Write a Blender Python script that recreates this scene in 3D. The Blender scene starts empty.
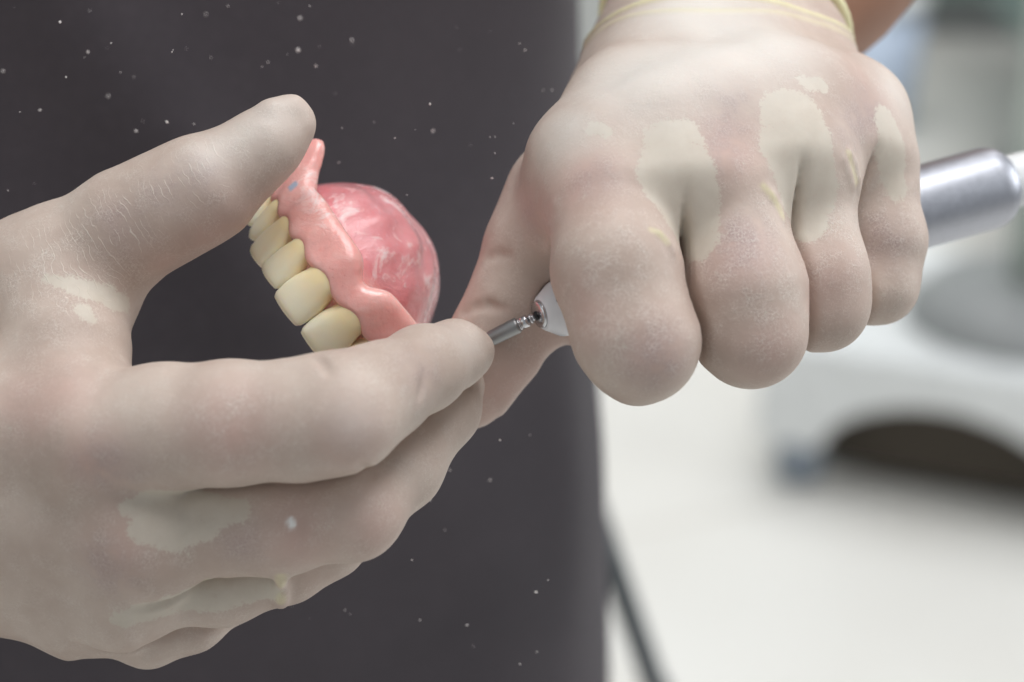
import bpy, bmesh, math, random
import numpy as np
from mathutils import Vector, Matrix

random.seed(7)
rng = np.random.default_rng(7)
scene = bpy.context.scene
COL = scene.collection

# ------------------------------------------------------------------ camera
PITCH = math.radians(22.0)
CAM_H = 1.25
LENS = 80.0
F = LENS / 36.0 * 1024.0
CX, CY = 512.0, 341.0
RIGHT = np.array([1.0, 0.0, 0.0])
FWD = np.array([0.0, math.cos(PITCH), -math.sin(PITCH)])
DOWN = np.array([0.0, -math.sin(PITCH), -math.cos(PITCH)])
CAM = np.array([0.0, 0.0, CAM_H])


def P(px, py, z):
    """point in the working frame (mm: x right, y down, z away) seen at px,py at distance z"""
    return np.array([(px - CX) * z / F, (py - CY) * z / F, z], dtype=np.float64)


def W(p):
    """working frame (mm) -> world (m)"""
    p = np.asarray(p, dtype=np.float64) * 0.001
    return CAM + p[..., 0:1] * RIGHT + p[..., 1:2] * DOWN + p[..., 2:3] * FWD


def INV(w):
    """world (m) -> working frame (mm)"""
    d = (np.asarray(w, dtype=np.float64) - CAM) * 1000.0
    return np.stack([d @ RIGHT, d @ DOWN, d @ FWD], axis=-1)


def on_floor(px, py, h=0.0):
    d = W(P(px, py, 1000.0)) - CAM
    t = (h - CAM_H) / d[2]
    return CAM + d * t


def at_depth(px, py, y):
    d = W(P(px, py, 1000.0)) - CAM
    return CAM + d * (y / d[1])


cam = bpy.data.cameras.new('camera')
camo = bpy.data.objects.new('camera', cam)
COL.objects.link(camo)
camo.location = CAM
camo.rotation_euler = (math.pi / 2 - PITCH, 0, 0)
cam.lens = LENS
cam.sensor_width = 36.0
cam.clip_start = 0.02
cam.dof.use_dof = True
cam.dof.focus_distance = 0.383
cam.dof.aperture_fstop = 11.0
scene.camera = camo


# ------------------------------------------------------------------ objects and materials
def tag(o, label=None, cat=None, group=None, kind=None):
    for k, v in (('label', label), ('category', cat), ('group', group), ('kind', kind)):
        if v:
            o[k] = v
    return o


def link(name, me, mat=None, parent=None, base=None):
    o = bpy.data.objects.new(name, me)
    COL.objects.link(o)
    if mat is not None:
        me.materials.append(mat)
    b = np.array(base if base is not None else (0, 0, 0), dtype=float)
    if parent is not None:
        o.parent = parent
        o.location = Vector(b) - WORLD_AT[parent.name]
    else:
        o.location = Vector(b)
    WORLD_AT[o.name] = Vector(b)
    return o


WORLD_AT = {}


def empty(name, base, label, cat, group=None):
    o = bpy.data.objects.new(name, None)
    COL.objects.link(o)
    o.empty_display_size = 0.02
    o.location = Vector(base)
    WORLD_AT[o.name] = Vector(base)
    return tag(o, label, cat, group)


def mesh_np(name, v, f, mat=None, parent=None, base=None, smooth=True, attrs=None):
    """v: world coordinates (n,3); f: (m,4) or list of faces"""
    v = np.asarray(v, dtype=np.float64)
    if base is None:
        base = v.mean(0)
    base = np.asarray(base, dtype=float)
    me = bpy.data.meshes.new(name)
    vl = (v - base)
    me.from_pydata([], [], []) if False else None
    f = np.asarray(f, dtype=np.int32) if not isinstance(f, list) else f
    if isinstance(f, np.ndarray):
        n = f.shape[1]
        me.vertices.add(len(vl))
        me.vertices.foreach_set('co', vl.astype(np.float32).ravel())
        me.loops.add(f.size)
        me.loops.foreach_set('vertex_index', f.ravel())
        me.polygons.add(len(f))
        me.polygons.foreach_set('loop_start', np.arange(0, f.size, n, dtype=np.int32))
        me.polygons.foreach_set('loop_total', np.full(len(f), n, dtype=np.int32))
        me.update(calc_edges=True)
    else:
        me.from_pydata([tuple(x) for x in vl], [], f)
        me.update()
    me.validate()
    if smooth:
        me.polygons.foreach_set('use_smooth', np.ones(len(me.polygons), dtype=bool))
    if attrs:
        for k, a in attrs.items():
            at = me.attributes.new(k, 'FLOAT', 'POINT')
            at.data.foreach_set('value', a.astype(np.float32))
    return link(name, me, mat, parent, base)


class NT:
    def __init__(s, name):
        s.m = bpy.data.materials.new(name)
        s.m.use_nodes = True
        s.t = s.m.node_tree
        s.b = s.t.nodes['Principled BSDF']

    def n(s, typ, **kw):
        nd = s.t.nodes.new(typ)
        for k, v in kw.items():
            if k.startswith('i_'):
                nd.inputs[k[2:].replace('_', ' ')].default_value = v
            else:
                setattr(nd, k, v)
        return nd

    def l(s, a, b):
        s.t.links.new(a, b)

    def val(s, x, sock):
        if isinstance(x, (int, float)):
            sock.default_value = x
        elif isinstance(x, (tuple, list)):
            sock.default_value = (*x[:3], 1.0) if len(sock.default_value) == 4 else x
        else:
            s.l(x, sock)

    def math(s, op, a, b=0.0, clamp=False):
        nd = s.n('ShaderNodeMath', operation=op, use_clamp=clamp)
        s.val(a, nd.inputs[0])
        s.val(b, nd.inputs[1])
        return nd.outputs[0]

    def mix(s, fac, a, b, blend='MIX'):
        nd = s.n('ShaderNodeMix', data_type='RGBA', blend_type=blend)
        s.val(fac, nd.inputs[0])
        s.val(a, nd.inputs[6])
        s.val(b, nd.inputs[7])
        return nd.outputs[2]

    def attr(s, name):
        return s.n('ShaderNodeAttribute', attribute_name=name).outputs['Fac']

    def obj(s):
        return s.n('ShaderNodeTexCoord').outputs['Object']

    def noise(s, scale, detail=4.0, rough=0.55, vec=None, dist=0.0):
        nd = s.n('ShaderNodeTexNoise')
        nd.inputs['Scale'].default_value = scale
        nd.inputs['Detail'].default_value = detail
        nd.inputs['Roughness'].default_value = rough
        nd.inputs['Distortion'].default_value = dist
        s.l(vec if vec is not None else s.obj(), nd.inputs['Vector'])
        return nd.outputs[0]

    def voro(s, scale, feature='DISTANCE_TO_EDGE', vec=None):
        nd = s.n('ShaderNodeTexVoronoi', feature=feature)
        nd.inputs['Scale'].default_value = scale
        s.l(vec if vec is not None else s.obj(), nd.inputs['Vector'])
        return nd.outputs['Distance']

    def ramp(s, x, lo, hi):
        nd = s.n('ShaderNodeMapRange', interpolation_type='SMOOTHSTEP')
        s.val(x, nd.inputs[0])
        nd.inputs[1].default_value = lo
        nd.inputs[2].default_value = hi
        return nd.outputs[0]

    def bump(s, h, strength, dist):
        nd = s.n('ShaderNodeBump')
        nd.inputs['Strength'].default_value = strength
        nd.inputs['Distance'].default_value = dist
        s.l(h, nd.inputs['Height'])
        s.l(nd.outputs[0], s.b.inputs['Normal'])

    def set(s, **kw):
        for k, v in kw.items():
            s.val(v, s.b.inputs[k.replace('_', ' ')])
        return s


def srgb(r, g, b):
    def c(x):
        x /= 255.0
        return x / 12.92 if x <= 0.04045 else ((x + 0.055) / 1.055) ** 2.4
    return (c(r), c(g), c(b))


def plain(name, rgb, rough=0.5, metal=0.0, scale=40.0, var=0.06, spec=0.5, bump=0.0):
    """a plain surface with a little mottling"""
    t = NT(name)
    c = srgb(*rgb)
    n = t.noise(scale, 3.0)
    col = t.mix(t.ramp(n, 0.3, 0.7), tuple(x * (1 - var) for x in c), tuple(min(1, x * (1 + var)) for x in c))
    t.set(Base_Color=col, Roughness=rough, Metallic=metal)
    t.b.inputs['Specular IOR Level'].default_value = spec
    if bump:
        t.bump(n, bump, 0.001)
    return t.m


# ------------------------------------------------------------------ distance fields
BIG = 1e3


class Grid:
    def __init__(s, lo, hi, h):
        s.lo = np.asarray(lo, float)
        s.h = h
        s.n = np.maximum(np.ceil((np.asarray(hi, float) - s.lo) / h).astype(int) + 1, 4)
        s.ax = [(s.lo[i] + h * np.arange(s.n[i])).astype(np.float32) for i in range(3)]

    def field(s):
        return np.full(s.n, BIG, dtype=np.float32)

    def box(s, lo, hi):
        a = np.clip(np.floor((np.asarray(lo) - s.lo) / s.h).astype(int), 0, s.n)
        b = np.clip(np.ceil((np.asarray(hi) - s.lo) / s.h).astype(int) + 1, 0, s.n)
        return tuple(slice(int(x), int(y)) for x, y in zip(a, b))

    def xyz(s, sl):
        return (s.ax[0][sl[0]][:, None, None], s.ax[1][sl[1]][None, :, None], s.ax[2][sl[2]][None, None, :])


def sd_cone(X, Y, Z, a, b, ra, rb, flat=None):
    ba = b - a
    L = max(float(ba @ ba), 1e-9)
    x, y, z = X - a[0], Y - a[1], Z - a[2]
    h = np.clip((x * ba[0] + y * ba[1] + z * ba[2]) / L, 0, 1)
    x = x - h * ba[0]
    y = y - h * ba[1]
    z = z - h * ba[2]
    if flat is not None:
        n, sc = flat
        d = (x * n[0] + y * n[1] + z * n[2]) * (sc - 1)
        x, y, z = x + d * n[0], y + d * n[1], z + d * n[2]
    h = h * h * (3 - 2 * h) if abs(rb - ra) > 0.25 * math.sqrt(L) else h
    return np.sqrt(x * x + y * y + z * z) - (ra + h * (rb - ra))


def smin(a, b, k):
    h = np.maximum(k - np.abs(a - b), 0) / k
    return np.minimum(a, b) - h * h * k * 0.25


def smax(a, b, k):
    return -smin(-a, -b, k)


def smooth(x, a, b):
    t = np.clip((x - a) / (b - a), 0, 1)
    return t * t * (3 - 2 * t)


class Body:
    """a field on a grid built up from tapered limbs"""

    def __init__(s, lo, hi, h, margin=14.0):
        s.g = Grid(lo, hi, h)
        s.F = s.g.field()
        s.m = margin

    def seg(s, a, b, ra, rb, k, flat=None, F=None):
        F = s.F if F is None else F
        m = max(ra, rb) + s.m
        sl = s.g.box(np.minimum(a, b) - m, np.maximum(a, b) + m)
        X, Y, Z = s.g.xyz(sl)
        d = sd_cone(X, Y, Z, a, b, ra, rb, flat).astype(np.float32)
        F[sl] = smin(F[sl], d, k)

    def chain(s, pts, k, F=None):
        for (a, ra), (b, rb) in zip(pts[:-1], pts[1:]):
            s.seg(a, b, ra, rb, k, F=F)

    def add(s, fn, F=None):
        X, Y, Z = s.g.xyz((slice(None),) * 3)
        s.F = fn(s.F, X, Y, Z).astype(np.float32)


def J(px, py, z, rpx):
    return (P(px, py, z), rpx * z / F)


def surface(body, iso=0.0):
    """surface nets: vertices (n,3), quads (m,4) in the grid's own units"""
    F_, g = body.F - iso, body.g
    nx, ny, nz = F_.shape
    ins = F_ < 0
    cs = np.zeros((nx - 1, ny - 1, nz - 1), dtype=np.int8)
    for i in (0, 1):
        for j in (0, 1):
            for k in (0, 1):
                cs += ins[i:nx - 1 + i, j:ny - 1 + j, k:nz - 1 + k]
    act = (cs > 0) & (cs < 8)
    idx = np.full(act.shape, -1, dtype=np.int64)
    c = np.argwhere(act)
    idx[act] = np.arange(len(c))
    acc = np.zeros((len(c), 3))
    cnt = np.zeros(len(c))
    corners = [(i, j, k) for i in (0, 1) for j in (0, 1) for k in (0, 1)]
    for a in corners:
        for ax in range(3):
            if a[ax] == 1:
                continue
            b = list(a)
            b[ax] = 1
            fa = F_[c[:, 0] + a[0], c[:, 1] + a[1], c[:, 2] + a[2]]
            fb = F_[c[:, 0] + b[0], c[:, 1] + b[1], c[:, 2] + b[2]]
            cr = (fa < 0) != (fb < 0)
            t = np.where(cr, fa / np.where(cr, fa - fb, 1), 0)
            p = np.tile(np.array(a, float), (len(c), 1))
            p[:, ax] += t
            acc[cr] += p[cr]
            cnt[cr] += 1
    v = g.lo + g.h * (c + acc / cnt[:, None])
    quads = []
    for ax in range(3):
        u, w = (ax + 1) % 3, (ax + 2) % 3
        sl0 = [slice(None)] * 3
        sl1 = [slice(None)] * 3
        sl0[ax] = slice(0, -1)
        sl1[ax] = slice(1, None)
        A, B = ins[tuple(sl0)], ins[tuple(sl1)]
        e = np.argwhere(A != B)
        ok = (e[:, u] > 0) & (e[:, w] > 0) & (e[:, u] < act.shape[u]) & (e[:, w] < act.shape[w])
        e = e[ok]
        fl = A[e[:, 0], e[:, 1], e[:, 2]]
        q = []
        for du, dw in ((1, 1), (0, 1), (0, 0), (1, 0)):
            t = e.copy()
            t[:, u] -= du
            t[:, w] -= dw
            q.append(idx[t[:, 0], t[:, 1], t[:, 2]])
        q = np.stack(q, 1)
        q[~fl] = q[~fl][:, ::-1]
        quads.append(q)
    q = np.concatenate(quads)
    q = q[(q >= 0).all(1)]
    return v, q.astype(np.int32)


def relax(v, q, n=1, lam=0.5):
    """light smoothing along quad edges"""
    for _ in range(n):
        s = np.zeros_like(v)
        c = np.zeros(len(v))
        for i in range(4):
            a, b = q[:, i], q[:, (i + 1) % 4]
            np.add.at(s, a, v[b]); np.add.at(c, a, 1)
            np.add.at(s, b, v[a]); np.add.at(c, b, 1)
        v = v + lam * (s / np.maximum(c, 1)[:, None] - v)
    return v


def keep_main(v, q):
    """drop stray islands"""
    par = np.arange(len(v))
    for _ in range(60):
        m = par[q].min(1)
        new = par.copy()
        for i in range(4):
            np.minimum.at(new, q[:, i], m)
        new = new[new]
        if (new == par).all():
            break
        par = new
    lab, cnt = np.unique(par, return_counts=True)
    keep = par == lab[cnt.argmax()]
    ren = np.cumsum(keep) - 1
    qq = q[keep[q].all(1)]
    return v[keep], ren[qq].astype(np.int32)


def vsd(v, segs):
    """distance from vertices to a set of round limbs [(joint, joint)]"""
    d = np.full(len(v), BIG)
    for (a, ra), (b, rb) in segs:
        d = np.minimum(d, sd_cone(v[:, 0], v[:, 1], v[:, 2], a, b, ra, rb))
    return d


# ------------------------------------------------------------------ generic solids (world metres)
def lathe(prof, p0, axis, seg=48, close=True):
    """prof: [(t, r)] along axis from p0"""
    ax = np.asarray(axis, float)
    ax = ax / np.linalg.norm(ax)
    u = np.cross(ax, [0.0, 0.0, 1.0])
    if np.linalg.norm(u) < 1e-3:
        u = np.array([1.0, 0, 0])
    u /= np.linalg.norm(u)
    w = np.cross(ax, u)
    v, f = [], []
    for t, r in prof:
        for k in range(seg):
            a = 2 * math.pi * k / seg
            v.append(p0 + ax * t + r * (math.cos(a) * u + math.sin(a) * w))
    for i in range(len(prof) - 1):
        for k in range(seg):
            k2 = (k + 1) % seg
            f.append((i * seg + k, i * seg + k2, (i + 1) * seg + k2, (i + 1) * seg + k))
    if close:
        f.append(tuple(range(seg))[::-1])
        f.append(tuple((len(prof) - 1) * seg + k for k in range(seg)))
    return np.array(v), f


def spline(pts, n=8):
    pts = [np.asarray(p, float) for p in pts]
    pp = [2 * pts[0] - pts[1]] + pts + [2 * pts[-1] - pts[-2]]
    out = []
    for i in range(1, len(pp) - 2):
        a, b, c, d = pp[i - 1:i + 3]
        for k in range(n):
            t = k / n
            out.append(0.5 * (2 * b + (c - a) * t + (2 * a - 5 * b + 4 * c - d) * t * t + (3 * b - a - 3 * c + d) * t ** 3))
    out.append(pts[-1])
    return np.array(out)


def tube(path, r, seg=16, closed=False):
    """tube along a polyline; r a number or one per point"""
    path = np.asarray(path, float)
    n = len(path)
    rr = np.full(n, r) if np.isscalar(r) else np.asarray(r)
    v, f = [], []
    up = np.array([0.0, 0.0, 1.0])
    t0 = path[1] - path[0]
    u = np.cross(t0, up)
    if np.linalg.norm(u) < 1e-9:
        u = np.array([1.0, 0, 0])
    for i in range(n):
        if closed:
            t = path[(i + 1) % n] - path[i - 1]
        else:
            t = path[min(i + 1, n - 1)] - path[max(i - 1, 0)]
        t = t / np.linalg.norm(t)
        u = u - t * (u @ t)
        u = u / np.linalg.norm(u)
        w = np.cross(t, u)
        for k in range(seg):
            a = 2 * math.pi * k / seg
            v.append(path[i] + rr[i] * (math.cos(a) * u + math.sin(a) * w))
    m = n if closed else n - 1
    for i in range(m):
        j = (i + 1) % n
        for k in range(seg):
            k2 = (k + 1) % seg
            f.append((i * seg + k, j * seg + k, j * seg + k2, i * seg + k2))
    if not closed:
        f.append(tuple(range(seg)))
        f.append(tuple((n - 1) * seg + k for k in range(seg))[::-1])
    return np.array(v), f


def bevel_box(lo, hi, bev=0.01, seg=3, rot=0.0, taper=1.0):
    """rounded box: world verts, faces"""
    bm = bmesh.new()
    bmesh.ops.create_cube(bm, size=1.0)
    lo, hi = np.array(lo, float), np.array(hi, float)
    c, s = (lo + hi) / 2, hi - lo
    for v in bm.verts:
        k = taper if v.co.z > 0 else 1.0
        v.co = Vector((v.co.x * s[0] * k, v.co.y * s[1] * k, v.co.z * s[2]))
    bmesh.ops.bevel(bm, geom=bm.edges[:], offset=bev, segments=seg, affect='EDGES', profile=0.5)
    M = Matrix.Rotation(rot, 3, 'Z')
    v = np.array([M @ x.co for x in bm.verts]) + c
    bm.verts.index_update()
    f = [tuple(x.index for x in p.verts) for p in bm.faces]
    bm.free()
    return v, f


def prism(poly, p0, u, w, n, depth, bev=0.0, seg=3):
    """polygon in the plane p0 + a*u + b*w pushed along n"""
    bm = bmesh.new()
    u, w, n, p0 = (np.asarray(x, float) for x in (u, w, n, p0))
    lo = [bm.verts.new(p0 + a * u + b * w) for a, b in poly]
    hi = [bm.verts.new(p0 + a * u + b * w + n * depth) for a, b in poly]
    bm.faces.new(lo[::-1])
    bm.faces.new(hi)
    for i in range(len(poly)):
        j = (i + 1) % len(poly)
        bm.faces.new((lo[i], lo[j], hi[j], hi[i]))
    bmesh.ops.recalc_face_normals(bm, faces=bm.faces[:])
    if bev:
        ed = [e for e in bm.edges if e.calc_face_angle(0) > 0.5]
        bmesh.ops.bevel(bm, geom=ed, offset=bev, segments=seg, affect='EDGES', profile=0.5)
    bm.verts.index_update()
    v = np.array([x.co for x in bm.verts])
    f = [tuple(x.index for x in p.verts) for p in bm.faces]
    bm.free()
    return v, f

# ------------------------------------------------------------------ materials
def glove_material():
    t = NT('latex_glove')
    n1 = t.noise(260, 5, 0.6)
    n2 = t.noise(55, 4, 0.6)
    n3 = t.noise(2600, 3, 0.75)
    skin = t.mix(t.ramp(n2, 0.32, 0.68), srgb(189, 169, 157), srgb(205, 188, 176))
    flush = t.attr('flush')
    col = t.mix(t.math('MULTIPLY', flush, t.ramp(n2, 0.1, 0.75)), skin, srgb(200, 162, 152))
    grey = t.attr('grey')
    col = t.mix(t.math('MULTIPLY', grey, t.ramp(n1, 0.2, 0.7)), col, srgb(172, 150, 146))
    # fine pale powder caught in the creases of the stretched latex
    warp = t.n('ShaderNodeVectorMath', operation='ADD')
    nz = t.n('ShaderNodeTexNoise')
    nz.inputs['Scale'].default_value = 180
    t.l(t.obj(), nz.inputs['Vector'])
    sc = t.n('ShaderNodeVectorMath', operation='SCALE')
    sc.inputs[3].default_value = 0.004
    t.l(nz.outputs['Color'], sc.inputs[0])
    t.l(t.obj(), warp.inputs[0])
    t.l(sc.outputs[0], warp.inputs[1])
    crack = t.math('SUBTRACT', 1.0, t.ramp(t.voro(900, vec=warp.outputs[0]), 0.0, 0.09))
    speck = t.ramp(n3, 0.48, 0.64)
    powder = t.math('MAXIMUM', t.math('MULTIPLY', crack, 0.35), t.math('MULTIPLY', speck, 0.6))
    patchy = t.ramp(n1, 0.34, 0.70)
    powder = t.math('MULTIPLY', powder, patchy)
    pw = t.math('ADD', 0.42, t.attr('powder'))
    powder = t.math('MULTIPLY', powder, pw, clamp=True)
    col = t.mix(powder, col, srgb(240, 234, 226))
    # long fine creases running across the thumb
    al = t.attr('along')
    wob = t.math('ADD', t.math('MULTIPLY', t.noise(120, 3, 0.6), 5.5), t.math('MULTIPLY', t.noise(35, 2), 5.0))
    ph = t.math('MULTIPLY', t.math('ADD', al, wob), 5.2)
    ln = t.ramp(t.math('SINE', ph), 0.88, 1.0)
    ln = t.math('MULTIPLY', ln, t.ramp(t.noise(300, 3), 0.40, 0.6))
    ln = t.math('MULTIPLY', ln, t.attr('crease'))
    col = t.mix(t.math('MULTIPLY', ln, 0.5), col, srgb(242, 234, 222))
    # places where the latex stands off the skin
    lo = t.attr('loose')
    e = t.math('ADD', lo, t.math('MULTIPLY', t.math('SUBTRACT', t.noise(260, 5, 0.75), 0.5), 1.8))
    e = t.math('ADD', e, t.math('MULTIPLY', t.math('SUBTRACT', t.noise(1800, 3, 0.8), 0.5), 2.0))
    loose = t.ramp(e, 0.36, 0.64)
    col = t.mix(t.math('MULTIPLY', loose, 0.88), col, t.mix(t.ramp(n1, 0.3, 0.7), srgb(204, 194, 180), srgb(210, 201, 187)))
    col = t.mix(t.attr('pale'), col, srgb(236, 231, 224))  # light on the upper sides of the hands, painted into the colour
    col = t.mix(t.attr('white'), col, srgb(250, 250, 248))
    col = t.mix(t.attr('fold'), col, srgb(232, 224, 178))
    t.set(Base_Color=col, Roughness=0.52)
    t.b.inputs['Specular IOR Level'].default_value = 0.32
    t.b.inputs['Subsurface Weight'].default_value = 0.04
    t.b.inputs['Subsurface Radius'].default_value = (1.0, 0.45, 0.3)
    t.b.inputs['Subsurface Scale'].default_value = 0.0015
    rough = t.math('SUBTRACT', 1.0, loose)
    h = t.math('ADD', t.math('MULTIPLY', t.math('MULTIPLY', n1, rough), 0.5), t.math('MULTIPLY', ln, 0.2))
    h = t.math('ADD', h, t.math('MULTIPLY', t.math('MULTIPLY', powder, rough), 0.35))
    h = t.math('ADD', h, t.math('MULTIPLY', loose, 0.25))
    t.bump(h, 0.55, 0.0005)
    return t.m


def tunic_material():
    t = NT('dark_tunic_cloth')
    c = t.obj()
    wv = t.n('ShaderNodeTexWave', wave_type='BANDS', bands_direction='Z')
    wv.inputs['Scale'].default_value = 900
    wv.inputs['Distortion'].default_value = 1.2
    t.l(c, wv.inputs['Vector'])
    wu = t.n('ShaderNodeTexWave', wave_type='BANDS', bands_direction='X')
    wu.inputs['Scale'].default_value = 900
    wu.inputs['Distortion'].default_value = 1.2
    t.l(c, wu.inputs['Vector'])
    weave = t.math('ADD', wv.outputs['Fac'], wu.outputs['Fac'])
    n = t.noise(9, 4, 0.6)
    f = t.noise(700, 2)
    col = t.mix(t.ramp(n, 0.3, 0.7), srgb(70, 65, 70), srgb(80, 74, 79))
    col = t.mix(t.math('MULTIPLY', t.ramp(f, 0.45, 0.75), 0.22), col, srgb(104, 98, 102))
    t.set(Base_Color=col, Roughness=0.9)
    t.b.inputs['Specular IOR Level'].default_value = 0.25
    t.b.inputs['Sheen Weight'].default_value = 0.12
    t.bump(t.math('ADD', t.math('MULTIPLY', weave, 0.4), f), 0.35, 0.0006)
    return t.m


def gum_material():
    t = NT('pink_denture_acrylic')
    n = t.noise(150, 5, 0.65)
    n2 = t.noise(150, 6, 0.72, dist=1.0)
    vein = t.noise(900, 3, 0.7)
    base = t.mix(t.ramp(n, 0.3, 0.7), srgb(241, 170, 163), srgb(247, 190, 182))
    base = t.mix(t.attr('dome'), base, t.mix(t.ramp(n, 0.25, 0.75), srgb(222, 136, 142), srgb(232, 162, 164)))
    base = t.mix(t.math('MULTIPLY', t.ramp(vein, 0.62, 0.75), 0.25), base, srgb(196, 84, 84))
    dust = t.math('MULTIPLY', t.ramp(n2, 0.52, 0.68), t.attr('dust'))
    base = t.mix(t.math('MULTIPLY', dust, 0.9), base, srgb(245, 226, 224))
    base = t.mix(t.attr('chip'), base, srgb(176, 188, 208))
    t.set(Base_Color=base)
    t.set(Roughness=t.math('ADD', 0.20, t.math('MULTIPLY', dust, 0.4)))
    t.b.inputs['Subsurface Weight'].default_value = 0.35
    t.b.inputs['Subsurface Radius'].default_value = (1.0, 0.35, 0.3)
    t.b.inputs['Subsurface Scale'].default_value = 0.004
    t.b.inputs['Coat Weight'].default_value = 0.35
    t.b.inputs['Coat Roughness'].default_value = 0.15
    h = t.math('ADD', t.math('MULTIPLY', n2, t.math('ADD', 0.2, t.attr('dust'))), t.math('MULTIPLY', n, 0.6))
    t.bump(h, 0.6, 0.0009)
    return t.m


def tooth_material():
    t = NT('ivory_tooth_resin')
    n = t.noise(300, 3)
    k = t.attr('neck')
    col = t.mix(t.ramp(k, 0.15, 0.95), srgb(250, 241, 216), srgb(247, 220, 166))
    col = t.mix(t.math('MULTIPLY', t.ramp(n, 0.4, 0.7), 0.25), col, srgb(240, 230, 206))
    t.set(Base_Color=col, Roughness=0.32)
    t.b.inputs['Subsurface Weight'].default_value = 0.5
    t.b.inputs['Subsurface Radius'].default_value = (1.0, 0.75, 0.5)
    t.b.inputs['Subsurface Scale'].default_value = 0.002
    t.bump(t.noise(500, 2), 0.15, 0.0003)
    return t.m


def metal_material(name, rgb, rough, brush=0.0, axis=None):
    t = NT(name)
    n = t.noise(600, 3, 0.6)
    c = srgb(*rgb)
    col = t.mix(t.ramp(n, 0.3, 0.7), tuple(x * 0.94 for x in c), c)
    t.set(Base_Color=col, Metallic=1.0)
    t.set(Roughness=t.math('ADD', rough, t.math('MULTIPLY', n, 0.12)))
    t.bump(n, brush, 0.0002)
    return t.m


def floor_material():
    t = NT('pale_floor_tiles')
    mp = t.n('ShaderNodeMapping')
    mp.inputs['Rotation'].default_value = (0, 0, math.radians(-24))
    mp.inputs['Location'].default_value = (0.155, 0.0, 0)
    t.l(t.obj(), mp.inputs['Vector'])
    br = t.n('ShaderNodeTexBrick', offset=0.0, squash=1.0)
    br.inputs['Scale'].default_value = 1.0
    br.inputs['Brick Width'].default_value = 0.9
    br.inputs['Row Height'].default_value = 0.9
    br.inputs['Mortar Size'].default_value = 0.006
    br.inputs['Color1'].default_value = (*srgb(226, 224, 219), 1)
    br.inputs['Color2'].default_value = (*srgb(222, 220, 214), 1)
    br.inputs['Mortar'].default_value = (*srgb(206, 201, 194), 1)
    t.l(mp.outputs[0], br.inputs['Vector'])
    n = t.noise(3.0, 4)
    col = t.mix(t.math('MULTIPLY', t.ramp(n, 0.35, 0.7), 0.4), br.outputs[0], srgb(214, 210, 203))
    t.set(Base_Color=col, Roughness=0.35)
    return t.m


M = dict(
    glove=glove_material(), tunic=tunic_material(), gum=gum_material(), tooth=tooth_material(),
    steel=metal_material('polished_steel', (215, 215, 218), 0.16),
    satin=metal_material('satin_aluminium', (184, 186, 194), 0.36, 0.1),
    carbide=metal_material('grey_carbide', (165, 165, 165), 0.4, 0.3),
    white=plain('white_plastic', (226, 228, 228), 0.35),
    nose=plain('pale_enamel', (236, 238, 242), 0.28),
    dark=plain('dark_rubber', (52, 50, 50), 0.6),
    black=plain('black_plastic', (22, 22, 24), 0.4),
    skin=plain('arm_skin', (150, 106, 82), 0.55, scale=120, var=0.05, bump=0.1),
    trousers=plain('grey_trousers', (70, 68, 74), 0.9),
    cable=plain('grey_hose', (92, 98, 102), 0.5),
    teal=plain('teal_upholstery', (108, 128, 122), 0.55),
    cabinet=plain('cabinet_white', (226, 230, 226), 0.4),
    greyplast=plain('grey_plastic', (150, 152, 152), 0.45),
    caster=plain('blue_grey_caster', (128, 138, 150), 0.4),
    cabinet_teal=plain('grey_teal_front', (128, 146, 140), 0.45),
    cabinet_grey=plain('grey_front', (176, 178, 176), 0.45),
    wall=plain('wall_paint', (206, 212, 210), 0.8, scale=3),
    cream=plain('cream_paper', (232, 232, 220), 0.8),
    green=plain('pale_green_box', (196, 216, 200), 0.6),
    blue=plain('pale_blue_box', (190, 204, 224), 0.6),
    chip=plain('acrylic_chips', (235, 228, 226), 0.6),
    floor=floor_material(),
    shade_brown=plain('dark_brown_shade_pedestal', (66, 58, 48), 0.7),  # painted shade under the cart's arch; also the chair pedestal's own brown
    bead=plain('rolled_latex', (244, 238, 192), 0.45, var=0.03),
    column=plain('grey_green_column', (186, 196, 188), 0.35),
)

# ------------------------------------------------------------------ the denture: its own frame, mm (x along the arch, y towards the lips, z towards the palate)
DO = P(343, 300, 389.5)
_z = np.array([0.79, -0.60, -0.06]); _z /= np.linalg.norm(_z)
_x = np.array([-0.60, -0.79, -0.03]); _x -= _z * (_x @ _z); _x /= np.linalg.norm(_x)
_y = np.cross(_z, _x)
if _y[2] > 0:
    _y = -_y
DR = np.stack([_x, _y, _z])          # rows: axes of the denture
ARCH = spline([(-24.0, -36), (-24.5, -28.5), (-22.4, -18.5), (-17.8, -9.6), (-11.2, -3.2), (-4.2, -0.2), (4.2, -0.2), (11.2, -3.2), (17.8, -9.6),
               (22.4, -18.5), (24.5, -28.5), (24.0, -36)], 6)
_seg = np.linalg.norm(np.diff(ARCH, axis=0), axis=1)
ARC_S = np.concatenate([[0], np.cumsum(_seg)])
ARC_S -= ARC_S[-1] / 2


def arch_at(s):
    p = np.array([np.interp(s, ARC_S, ARCH[:, 0]), np.interp(s, ARC_S, ARCH[:, 1])])
    q = np.array([np.interp(s + 0.4, ARC_S, ARCH[:, 0]), np.interp(s + 0.4, ARC_S, ARCH[:, 1])])
    t = (q - p) / np.linalg.norm(q - p)
    return p, t, np.array([-t[1], t[0]]) if (np.array([-t[1], t[0]]) @ (p - np.array([0, -22.0]))) > 0 else np.array([t[1], -t[0]])


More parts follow.
